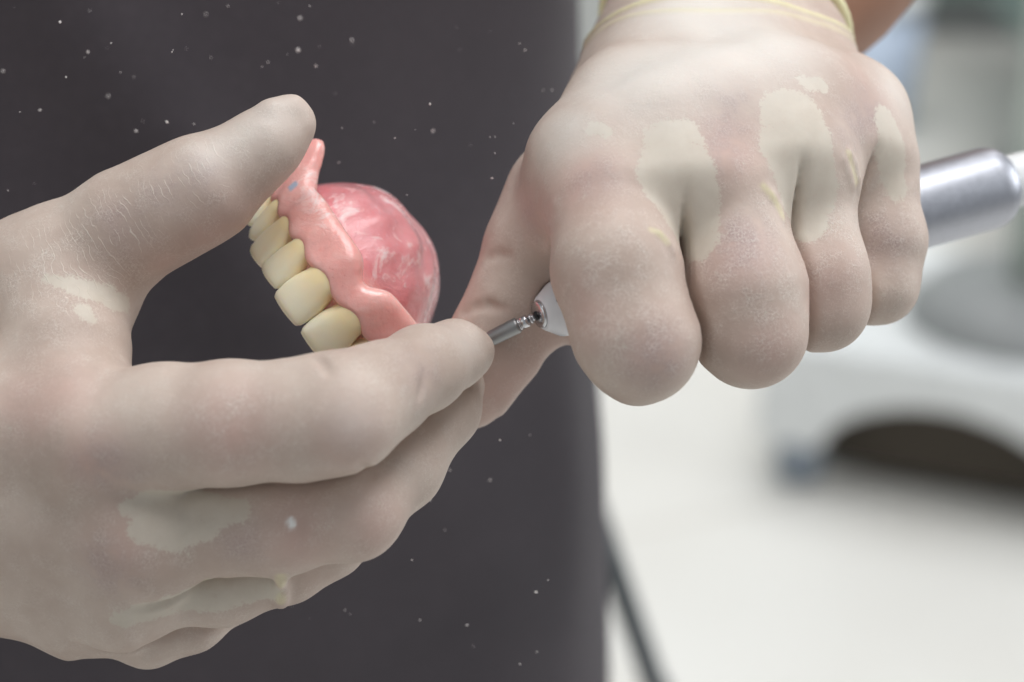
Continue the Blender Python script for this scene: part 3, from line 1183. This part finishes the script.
# ------------------------------------------------------------------ the handpiece
def build_handpiece():
    ax = W(HA + HAX) - W(HA)
    ax /= np.linalg.norm(ax)
    root = empty('dental_handpiece', W(HA), 'silver dental drill handpiece held in the gloved fist, with a grey bur', 'handpiece')
    pr, L = drill_profile()
    p0 = W(HA)
    mm = 0.001
    def part(name, prof, mat, parent=root, seg=64):
        v, f = lathe([(t * mm, r * mm) for t, r in prof], p0, ax, seg)
        return mesh_np(name, v, f, mat, parent)
    def dense(prof):
        return prof
    nose = part('nose_cone', [(0, 2.2), (0.25, 2.85), (0.5, 3.1), (3.0, 4.7), (3.5, 4.85), (4.2, 4.95), (10.0, 5.1)], M['nose'])
    u = CAM - p0
    u -= ax * (u @ ax); u /= np.linalg.norm(u)
    w = np.cross(u, ax)
    if w[2] < 0:
        w = -w
    for a in (0.35,):
        # a little dark pin hole in the nose
        d = math.cos(a) * u + math.sin(a) * w
        v, f = lathe([(0, 0.45 * mm), (0.5 * mm, 0.45 * mm)], p0 + ax * 2.3 * mm + d * 3.95 * mm, d, 16)
        mesh_np('pin_hole', v, f, M['black'], nose)
    part('collet', [(-0.55, 1.7), (-0.45, 2.3), (0.1, 2.5), (0.2, 2.2)], M['steel'])
    part('barrel', [(10.0, 5.1), (10.05, 5.3), (16.0, 5.6), (30.0, 6.8), (44.0, 7.6), (L - 5.0, 7.9), (L - 4.0, 7.88), (L - 2.9, 7.7), (L - 1.8, 7.3),
                    (L - 0.9, 6.6), (L - 0.3, 5.9), (L, 5.2)], M['satin'])
    tail = part('tail_sleeve', [(L - 0.2, 5.1), (L + 0.3, 5.15), (L + 22, 4.6), (L + 23, 4.0)], M['white'])
    # supply hose: leaves the frame and hangs to the floor
    e = p0 + ax * (L + 22) * mm
    pts = [e, e + ax * 0.05, e + ax * 0.12 + np.array([0, 0, -0.03]), e + ax * 0.17 + np.array([0, 0.02, -0.16]), e + ax * 0.18 + np.array([0.02, 0.05, -0.6]),
           np.array([e[0] + 0.24, e[1] + 0.16, 0.03]), np.array([e[0] + 0.5, e[1] + 0.3, 0.006])]
    v, f = tube(spline(pts, 10), 0.0034, 14)
    mesh_np('supply_hose', v, f, M['greyplast'], root)
    # the bur
    T = P(486, 341, 392.5)
    bx = W(T) - p0
    Lb = np.linalg.norm(bx)
    bx /= Lb
    def bpart(name, prof, mat, parent):
        v, f = lathe([(t * mm, r * mm) for t, r in prof], p0, bx, 40)
        return mesh_np(name, v, f, mat, parent)
    k = Lb / mm
    bur = bpart('bur', [(-3, 0.75), (1.1, 0.75), (1.1, 0.62), (1.6, 0.62), (1.6, 0.9), (2.0, 0.9), (2.0, 0.62), (2.4, 0.62)], M['steel'], root)
    bpart('collar', [(2.3, 0.95), (2.4, 1.12), (3.6, 1.12), (3.65, 1.0), (3.8, 1.0), (3.85, 1.15), (4.1, 1.15)], M['steel'], bur)
    bpart('grinding_head', [(4.05, 1.05), (4.2, 1.36), (4.6, 1.42), (k - 1.2, 1.34), (k - 0.3, 1.2), (k, 0.7)], M['carbide'], bur)
    bpart('shank_groove', [(0.3, 0.8), (1.0, 0.8)], M['black'], bur)
    return root


build_handpiece()

# ------------------------------------------------------------------ the person
TX, TY = -0.173, 0.615           # middle of the trunk


def trunk_radii(z):
    zs = [0.80, 0.90, 0.97, 1.05, 1.13, 1.20, 1.30, 1.38, 1.44, 1.48]
    a = np.interp(z, zs, [0.196, 0.196, 0.1935, 0.187, 0.185, 0.187, 0.196, 0.190, 0.150, 0.075])
    b = np.interp(z, zs, [0.108, 0.100, 0.105, 0.112, 0.105, 0.108, 0.116, 0.112, 0.092, 0.070])
    return a, b


def build_person():
    # bare body: trunk, legs, arms down into the gloves, on a coarse grid in metres
    b = Body((-0.62, 0.26, 0.0), (0.36, 0.82, 1.56), 0.0075, margin=0.09)
    X, Y, Z = b.g.xyz((slice(None),) * 3)
    def S(p, q, rp, rq, k=0.05):
        b.seg(np.array(p, float), np.array(q, float), rp, rq, k)
    zz = np.linspace(0.84, 1.44, 13)
    for z0, z1 in zip(zz[:-1], zz[1:]):
        a0, b0 = trunk_radii(z0)
        a1, b1 = trunk_radii(z1)
        for sx in (-1, 0, 1):
            S((TX + sx * (a0 - b0 - 0.006), TY, z0), (TX + sx * (a1 - b1 - 0.006), TY, z1), b0 - 0.026, b1 - 0.026, 0.03)
    S((TX, TY, 1.42), (TX, TY - 0.02, 1.55), 0.058, 0.056)
    for sx in (-1, 1):
        hip, knee, ank = (TX + sx * 0.09, TY, 0.86), (TX + sx * 0.10, TY - 0.02, 0.48), (TX + sx * 0.11, TY + 0.02, 0.07)
        S(hip, knee, 0.080, 0.060, 0.02)
        S(knee, ank, 0.058, 0.040)
        S((ank[0], ank[1] + 0.02, 0.045), (ank[0] + sx * 0.02, ank[1] - 0.17, 0.036), 0.042, 0.034)
    # arm towards the drill
    wB = W((jB['W1'][0] + jB['W2'][0]) / 2)
    eB = W(jB['EL'][0])
    sB = np.array([TX + 0.175, TY, 1.40])
    wBn = wB + (eB - wB) * 0.10
    S(sB, eB, 0.062, 0.046)
    S(eB, eB + (wBn - eB) * 0.45, 0.044, 0.039, 0.03)
    S(eB + (wBn - eB) * 0.45, wBn, 0.039, 0.0225, 0.03)
    S(wBn, W(P(738, 40, 440)), 0.0225, 0.016, 0.02)
    # arm towards the denture
    wA = W((jA['W1'][0] + jA['W2'][0]) / 2)
    eA = np.array([TX - 0.235, TY - 0.03, 1.075])
    sA = np.array([TX - 0.175, TY, 1.40])
    wAn = wA + (eA - wA) * 0.12
    S(sA, eA, 0.062, 0.046)
    S(eA, eA + (wAn - eA) * 0.45, 0.044, 0.038, 0.03)
    S(eA + (wAn - eA) * 0.45, wAn, 0.038, 0.022, 0.03)
    S(wAn, W(P(0, 450, 388)), 0.022, 0.015, 0.02)
    v, q = surface(b)
    v, q = keep_main(v, q)
    v = relax(v, q, 3, 0.5)
    body = mesh_np('person', v, q, M['skin'], None, base=np.array([TX, TY, 0.0]))
    tag(body, 'person in a dark grey tunic and pale latex gloves, holding a denture and a drill', 'person')

    # tunic: a woven shell round the trunk with soft drape folds, sleeves to above the elbows
    nz, na = 150, 220
    vv, ff = [], []
    for i in range(nz):
        z = 0.74 + (1.46 - 0.74) * i / (nz - 1)
        a, bb = trunk_radii(max(z, 0.80))
        a, bb = a + 0.006, bb + 0.006
        for k in range(na):
            t = 2 * math.pi * k / na
            c, s = math.cos(t), math.sin(t)
            e = 0.88
            x = math.copysign(abs(c) ** e, c) * a
            y = math.copysign(abs(s) ** e, s) * bb
            # long shallow folds
            fo = 0.0016 * math.sin(5 * t + 2.0 * z + 1.0) + 0.0012 * math.sin(11 * t - 6 * z) * (0.4 + max(0, 1.1 - z))
            fo += 0.0060 * math.exp(-((x - 0.11 - (z - 1.06) * -0.55) / 0.016) ** 2) * (s < 0) * math.exp(-((z - 1.10) / 0.09) ** 2)
            fo += 0.0050 * math.exp(-((x - 0.04 + (z - 1.06) * 0.8) / 0.02) ** 2) * (s < 0) * math.exp(-((z - 1.09) / 0.07) ** 2)
            fo += 0.0026 * math.exp(-((c - 0.93) / 0.035) ** 2) * (s < 0) * math.exp(-((z - 0.99) / 0.06) ** 2)
            r = math.hypot(x, y)
            vv.append((TX + x * (1 + fo / r), TY + y * (1 + fo / r), z))
    for i in range(nz - 1):
        for k in range(na):
            k2 = (k + 1) % na
            ff.append((i * na + k, i * na + k2, (i + 1) * na + k2, (i + 1) * na + k))
    tunic = mesh_np('tunic', np.array(vv), ff, M['tunic'], body)
    for s_, e_, r in ((sB, eB, 0.066), (sA, eA, 0.066)):
        d = e_ - s_
        path = spline([s_ - d * 0.06 + np.array([0, 0, 0.01]), s_ + d * 0.25, s_ + d * 0.55, s_ + d * 0.74], 8)
        rad = np.linspace(0.070, 0.066, len(path)) + 0.0015 * np.sin(np.arange(len(path)) * 1.1)
        v, f = tube(path, rad, 40)
        mesh_np('sleeve', v, f[:-2], M['tunic'], tunic)
    vv, ff = [], []
    tb = Body((-0.42, 0.48, 0.02), (0.08, 0.80, 0.92), 0.008, margin=0.08)
    for sx in (-1, 1):
        hip, knee, ank = (TX + sx * 0.09, TY, 0.86), (TX + sx * 0.10, TY - 0.02, 0.48), (TX + sx * 0.11, TY + 0.02, 0.085)
        tb.seg(np.array(hip), np.array(knee), 0.104, 0.078, 0.02)
        tb.seg(np.array(knee), np.array(ank), 0.078, 0.066, 0.02)
    v, q = surface(tb)
    v, q = keep_main(v, q)
    mesh_np('trousers', relax(v, q, 2), q, M['trousers'], body)
    for sx in (-1, 1):
        ax_ = TX + sx * 0.11
        sb = Body((ax_ - 0.09, TY - 0.26, -0.002), (ax_ + 0.09, TY + 0.14, 0.14), 0.005, margin=0.05)
        sb.seg(np.array([ax_, TY + 0.05, 0.05]), np.array([ax_ + sx * 0.02, TY - 0.18, 0.042]), 0.052, 0.046, 0.02)
        sb.seg(np.array([ax_, TY + 0.02, 0.05]), np.array([ax_, TY + 0.02, 0.085]), 0.052, 0.05, 0.02)
        sb.add(lambda f, X, Y, Z: smax(f, 0.001 - Z, 0.006))
        v, q = surface(sb)
        mesh_np('shoe', v, q, M['white'], body)
    glove(hA, jA, attrs_A, ringA, body)
    glove(hB, jB, attrs_B, ringB, body)
    return body


PERSON = build_person()


def grinding_dust():
    spots = [(300, 18), (173, 50), (182, 14), (206, 14), (228, 6), (310, 6), (352, 40), (316, 66), (433, 131), (395, 138), (342, 128), (430, 104),
             (407, 195), (374, 122), (172, 52), (134, 77), (60, 22), (66, 77), (3, 71), (298, 50), (268, 62), (194, 124), (136, 131), (167, 122),
             (460, 50), (525, 50), (543, 90), (552, 90), (490, 137), (495, 153), (492, 178), (40, 110), (108, 96), (88, 52), (500, 440), (490, 480),
             (445, 530), (548, 580), (536, 592), (467, 625), (537, 652), (520, 664), (450, 470), (530, 435), (412, 560), (430, 500), (345, 610), (420, 620)]
    for _ in range(60):
        spots.append((rng.uniform(0, 560), rng.uniform(0, 240) if rng.random() < 0.75 else rng.uniform(420, 670)))
    vv, ff = [], []
    for i, (x, y) in enumerate(spots):
        p = W(P(x, y, rng.uniform(392, 440)))
        r = (0.00007 + 0.00011 * rng.random() ** 2) * (1.3 if i < 48 else 0.7)
        o = len(vv)
        s = 1 + 1.2 * rng.random(3)
        an = rng.uniform(0, 3)
        for d in ((1, 0, 0), (-1, 0, 0), (0, 1, 0), (0, -1, 0), (0, 0, 1), (0, 0, -1)):
            d = np.array(d) * r * s * np.array([1, 0.6, 1])
            c, sn = math.cos(an), math.sin(an)
            vv.append(p + np.array([d[0] * c - d[2] * sn, d[1], d[0] * sn + d[2] * c]))
        for a, b, c in ((0, 2, 4), (2, 1, 4), (1, 3, 4), (3, 0, 4), (2, 0, 5), (1, 2, 5), (3, 1, 5), (0, 3, 5)):
            ff.append((o + a, o + b, o + c))
    o = mesh_np('acrylic_dust', np.array(vv), ff, M['chip'], None, smooth=False)
    tag(o, 'fine white grinding dust flying in front of the dark tunic', 'dust', kind='stuff')


grinding_dust()

# ------------------------------------------------------------------ the room
def struct(name, v, f, mat, smooth=False, base=None):
    o = mesh_np(name, v, f, mat, None, smooth=smooth, base=base)
    o['kind'] = 'structure'
    return o


X0, X1, Y0, Y1, ZC = -2.4, 3.4, -2.2, 5.5, 2.9
def slab(name, lo, hi, mat):
    v, f = bevel_box(lo, hi, 0.002, 1)
    return struct(name, v, f, mat)
slab('floor', (X0, Y0, -0.1), (X1, Y1, 0.0), M['floor'])
slab('wall_back', (X0, Y1, -0.1), (X1, Y1 + 0.1, ZC), M['wall'])
slab('wall_left', (X0 - 0.1, Y0, -0.1), (X0, Y1, ZC), M['wall'])
v, f = bevel_box((X0, Y1 - 0.02, 0.0), (X1, Y1 - 0.001, 0.09), 0.004, 2)
struct('baseboard_back', v, f, M['white'])

# -- mobile unit on castors
def build_cart():
    pl = on_floor(790, 490)
    pr = on_floor(1085, 545)
    u = pr - pl; u[2] = 0
    Wd = np.linalg.norm(u)
    u /= Wd
    n = np.array([-u[1], u[0], 0.0])
    root = empty('dental_cart', (pl + pr) / 2 + n * 0.2, 'white mobile dental unit on castors with an arched base, out of focus', 'dental cart')
    up = np.array([0, 0, 1.0])
    lo, hi = 0.055, 0.20
    a0 = 0.03
    poly = [(-0.05, lo + 0.02), (-0.05, hi), (Wd + 0.05, hi), (Wd + 0.05, lo + 0.02), (Wd + 0.04, lo), (Wd - a0, lo)]
    for i in range(1, 16):
        t = i / 16
        poly.append((Wd - a0 - (Wd - 2 * a0) * t, lo + 0.082 * math.sin(math.pi * t) ** 0.5))
    poly += [(a0, lo), (-0.04, lo)]
    v, f = prism(poly, pl * [1, 1, 0], u, up, n, 0.42, 0.012, 3)
    mesh_np('base_shroud', v, f, M['white'], root, smooth=False)
    v, f = bevel_box((-Wd / 2 + 0.02, -0.14, 0.02), (Wd / 2 - 0.02, 0.14, 0.16), 0.01, 2)  # dark box added as the shade under the arch
    R_ = np.stack([u, n, up])
    mesh_np('shade_brown', v @ R_ + (pl * [1, 1, 0] + u * Wd / 2 + n * 0.20), f, M['shade_brown'], root, smooth=False)
    for (s, d) in ((0.0, 0.03), (Wd, 0.03), (0.0, 0.39), (Wd, 0.39)):
        c = pl * [1, 1, 0] + u * s + n * d
        v, f = lathe([(-0.022, 0.026), (-0.019, 0.032), (0.019, 0.032), (0.022, 0.026)], c + up * 0.032, u * 0.8 + n * 0.6, 24)
        w = mesh_np('castor', v, f, M['caster'], root)
        v, f = lathe([(0.0, 0.03), (0.02, 0.03), (0.024, 0.012), (0.03, 0.012)], c + up * 0.045, up, 20)
        mesh_np('fork', v, f, M['caster'], w)
    mid = pl * [1, 1, 0] + u * (Wd * 0.66) + n * 0.20
    v, f = lathe([(hi - 0.01, 0.16), (hi + 0.02, 0.158), (hi + 0.045, 0.13), (hi + 0.055, 0.06)], mid, up, 48)
    mesh_np('turntable', v, f, M['greyplast'], root)
    v, f = lathe([(hi + 0.04, 0.034), (0.92, 0.034)], mid, up, 32)
    mesh_np('column', v, f, M['column'], root)
    v, f = bevel_box(mid + [-0.24, -0.16, 0.90], mid + [0.24, 0.16, 0.96], 0.02, 3, rot=math.atan2(u[1], u[0]))
    mesh_np('tray', v, f, M['white'], root)
build_cart()


def base_cabinet(x0, x1, y, mat, label, doors):
    root = empty('base_cabinet', ((x0 + x1) / 2, y + 0.25, 0), label, 'cabinet')
    v, f = bevel_box((x0 + 0.02, y + 0.05, 0.0), (x1 - 0.02, y + 0.5, 0.09), 0.003, 1)
    mesh_np('plinth', v, f, M['greyplast'], root, smooth=False)
    v, f = bevel_box((x0, y, 0.09), (x1, y + 0.5, 0.86), 0.004, 2)
    mesh_np('carcass', v, f, mat, root, smooth=False)
    w = (x1 - x0) / doors
    for k in range(doors):
        v, f = bevel_box((x0 + k * w + 0.004, y - 0.02, 0.10), (x0 + (k + 1) * w - 0.004, y - 0.001, 0.85), 0.004, 2)
        d = mesh_np('cabinet_door', v, f, mat, root, smooth=False)
        v, f = tube(spline([(x0 + k * w + 0.05, y - 0.02, 0.60), (x0 + k * w + 0.05, y - 0.045, 0.62), (x0 + k * w + 0.05, y - 0.045, 0.74), (x0 + k * w + 0.05, y - 0.02, 0.76)], 5), 0.005, 10)
        mesh_np('handle', v, f, M['steel'], d)
    v, f = bevel_box((x0 - 0.01, y - 0.03, 0.86), (x1 + 0.01, y + 0.5, 0.90), 0.006, 2)
    mesh_np('worktop', v, f, M['white'], root, smooth=False)


base_cabinet(-0.10, 0.50, 4.15, M['cabinet_grey'], 'pale grey cabinet far behind, between the tunic and the drill hand', 1)
base_cabinet(0.82, 2.02, 4.85, M['cabinet_teal'], 'grey teal cabinet far behind the forearm, top right', 2)


def dental_chair():
    c = np.array([1.11, 3.60, 0.0])
    root = empty('dental_chair', c, 'teal upholstered dental chair far behind the drill at the right edge', 'chair')
    v, f = bevel_box(c + [-0.26, -0.24, 0.0], c + [0.26, 0.24, 0.07], 0.03, 4)
    mesh_np('floor_plate', v, f, M['greyplast'], root)
    v, f = bevel_box(c + [-0.12, -0.12, 0.07], c + [0.12, 0.12, 0.32], 0.03, 4)
    mesh_np('pedestal', v, f, M['shade_brown'], root)
    v, f = bevel_box(c + [-0.30, -0.42, 0.30], c + [0.30, 0.40, 0.46], 0.06, 5)
    mesh_np('seat', v, f, M['teal'], root)
    # leg rest slopes down towards the viewer
    u = np.array([0.0, -0.93, -0.37]); n = np.array([0.0, -0.37, 0.93])
    poly = [(0, -0.05), (0, 0.05), (0.22, 0.05), (0.26, 0.0), (0.22, -0.05)]
    v, f = prism(poly, c + [-0.26, -0.40, 0.37], u, n, np.array([1.0, 0, 0]), 0.52, 0.025, 4)
    mesh_np('leg_rest', v, f, M['teal'], root, smooth=False)
    u = np.array([0.0, 0.80, 0.60]); n = np.array([0.0, -0.60, 0.80])
    poly = [(0, -0.06), (0, 0.05), (0.62, 0.05), (0.68, 0.0), (0.62, -0.06)]
    v, f = prism(poly, c + [-0.26, 0.38, 0.40], u, n, np.array([1.0, 0, 0]), 0.52, 0.03, 4)
    mesh_np('backrest', v, f, M['teal'], root, smooth=False)


dental_chair()


def pedal():
    p = on_floor(944, 292)
    root = empty('foot_pedal', p * [1, 1, 0], 'dark grey foot pedal on the floor below the drill barrel', 'pedal')
    v, f = bevel_box(p * [1, 1, 0] + [-0.06, -0.07, 0], p * [1, 1, 0] + [0.06, 0.07, 0.025], 0.01, 3)
    mesh_np('pedal_base', v, f, M['black'], root)
    v, f = bevel_box(p * [1, 1, 0] + [-0.045, -0.055, 0.0255], p * [1, 1, 0] + [0.045, 0.04, 0.05], 0.012, 3, taper=0.85)
    mesh_np('pedal_plate', v, f, M['dark'], root)


pedal()


def bin_():
    p = on_floor(866, 128) * [1, 1, 0]
    root = empty('waste_bin', p, 'pale blue waste bin on the floor beside the forearm, far behind', 'bin')
    v, f = lathe([(0, 0.075), (0.01, 0.08), (0.24, 0.098)], p, (0, 0, 1), 32)
    mesh_np('bin_body', v, f, M['blue'], root)
    v, f = lathe([(0.2405, 0.102), (0.262, 0.102), (0.275, 0.08), (0.28, 0.03)], p, (0, 0, 1), 32)
    mesh_np('bin_lid', v, f, M['white'], root)


bin_()

# -- cable trailing past the person's hip
pts = [np.array([TX + 0.11, TY + 0.20, 1.08]), at_depth(560, 380, 0.86), at_depth(588, 490, 0.88), at_depth(618, 580, 0.89), at_depth(650, 672, 0.90), at_depth(690, 790, 0.91)]
last = pts[-1]
pts += [np.array([last[0] + 0.10, last[1] + 0.02, 0.25]), np.array([last[0] + 0.2, last[1] + 0.05, 0.012]), np.array([last[0] + 0.6, last[1] + 0.1, 0.009])]
v, f = tube(spline(pts, 10), 0.0058, 14)
tag(mesh_np('hose', v, f, M['cable'], None), 'dark grey hose running down past the hip of the dark tunic', 'hose')

# ------------------------------------------------------------------ light
wd = bpy.data.worlds.new('daylight')
scene.world = wd
wd.use_nodes = True
bg = wd.node_tree.nodes['Background']
bg.inputs[0].default_value = (*srgb(236, 241, 246), 1)
bg.inputs[1].default_value = 0.33


def area(name, loc, target, size, power, col=(1, 1, 1)):
    l = bpy.data.lights.new(name, 'AREA')
    l.shape = 'RECTANGLE'
    l.size, l.size_y = size
    l.energy = power
    l.color = col
    o = bpy.data.objects.new(name, l)
    COL.objects.link(o)
    o.location = loc
    o.rotation_euler = (Vector(target) - Vector(loc)).to_track_quat('-Z', 'Y').to_euler()
    return o


area('ceiling_light', (0.4, 0.35, 2.7), (0.05, 0.42, 1.1), (1.4, 1.0), 28)
area('window_light', (2.9, 1.2, 2.0), (0.2, 1.0, 0.9), (2.0, 1.6), 40, (0.95, 0.98, 1.0))
area('side_fill_light', (-1.6, -0.9, 1.7), (-0.02, 0.4, 1.1), (1.4, 1.4), 3.5, (1.0, 0.98, 0.95))  # added fill lamp from the left front, brightens the teeth and left side
area('back_ceiling_light', (0.7, 3.3, 2.75), (0.8, 3.4, 0), (1.8, 2.2), 72)

vs = scene.view_settings
vs.view_transform = 'Standard'
vs.look = 'None'
vs.exposure = 0.0
vs.gamma = 1.0
vs.use_curve_mapping = False
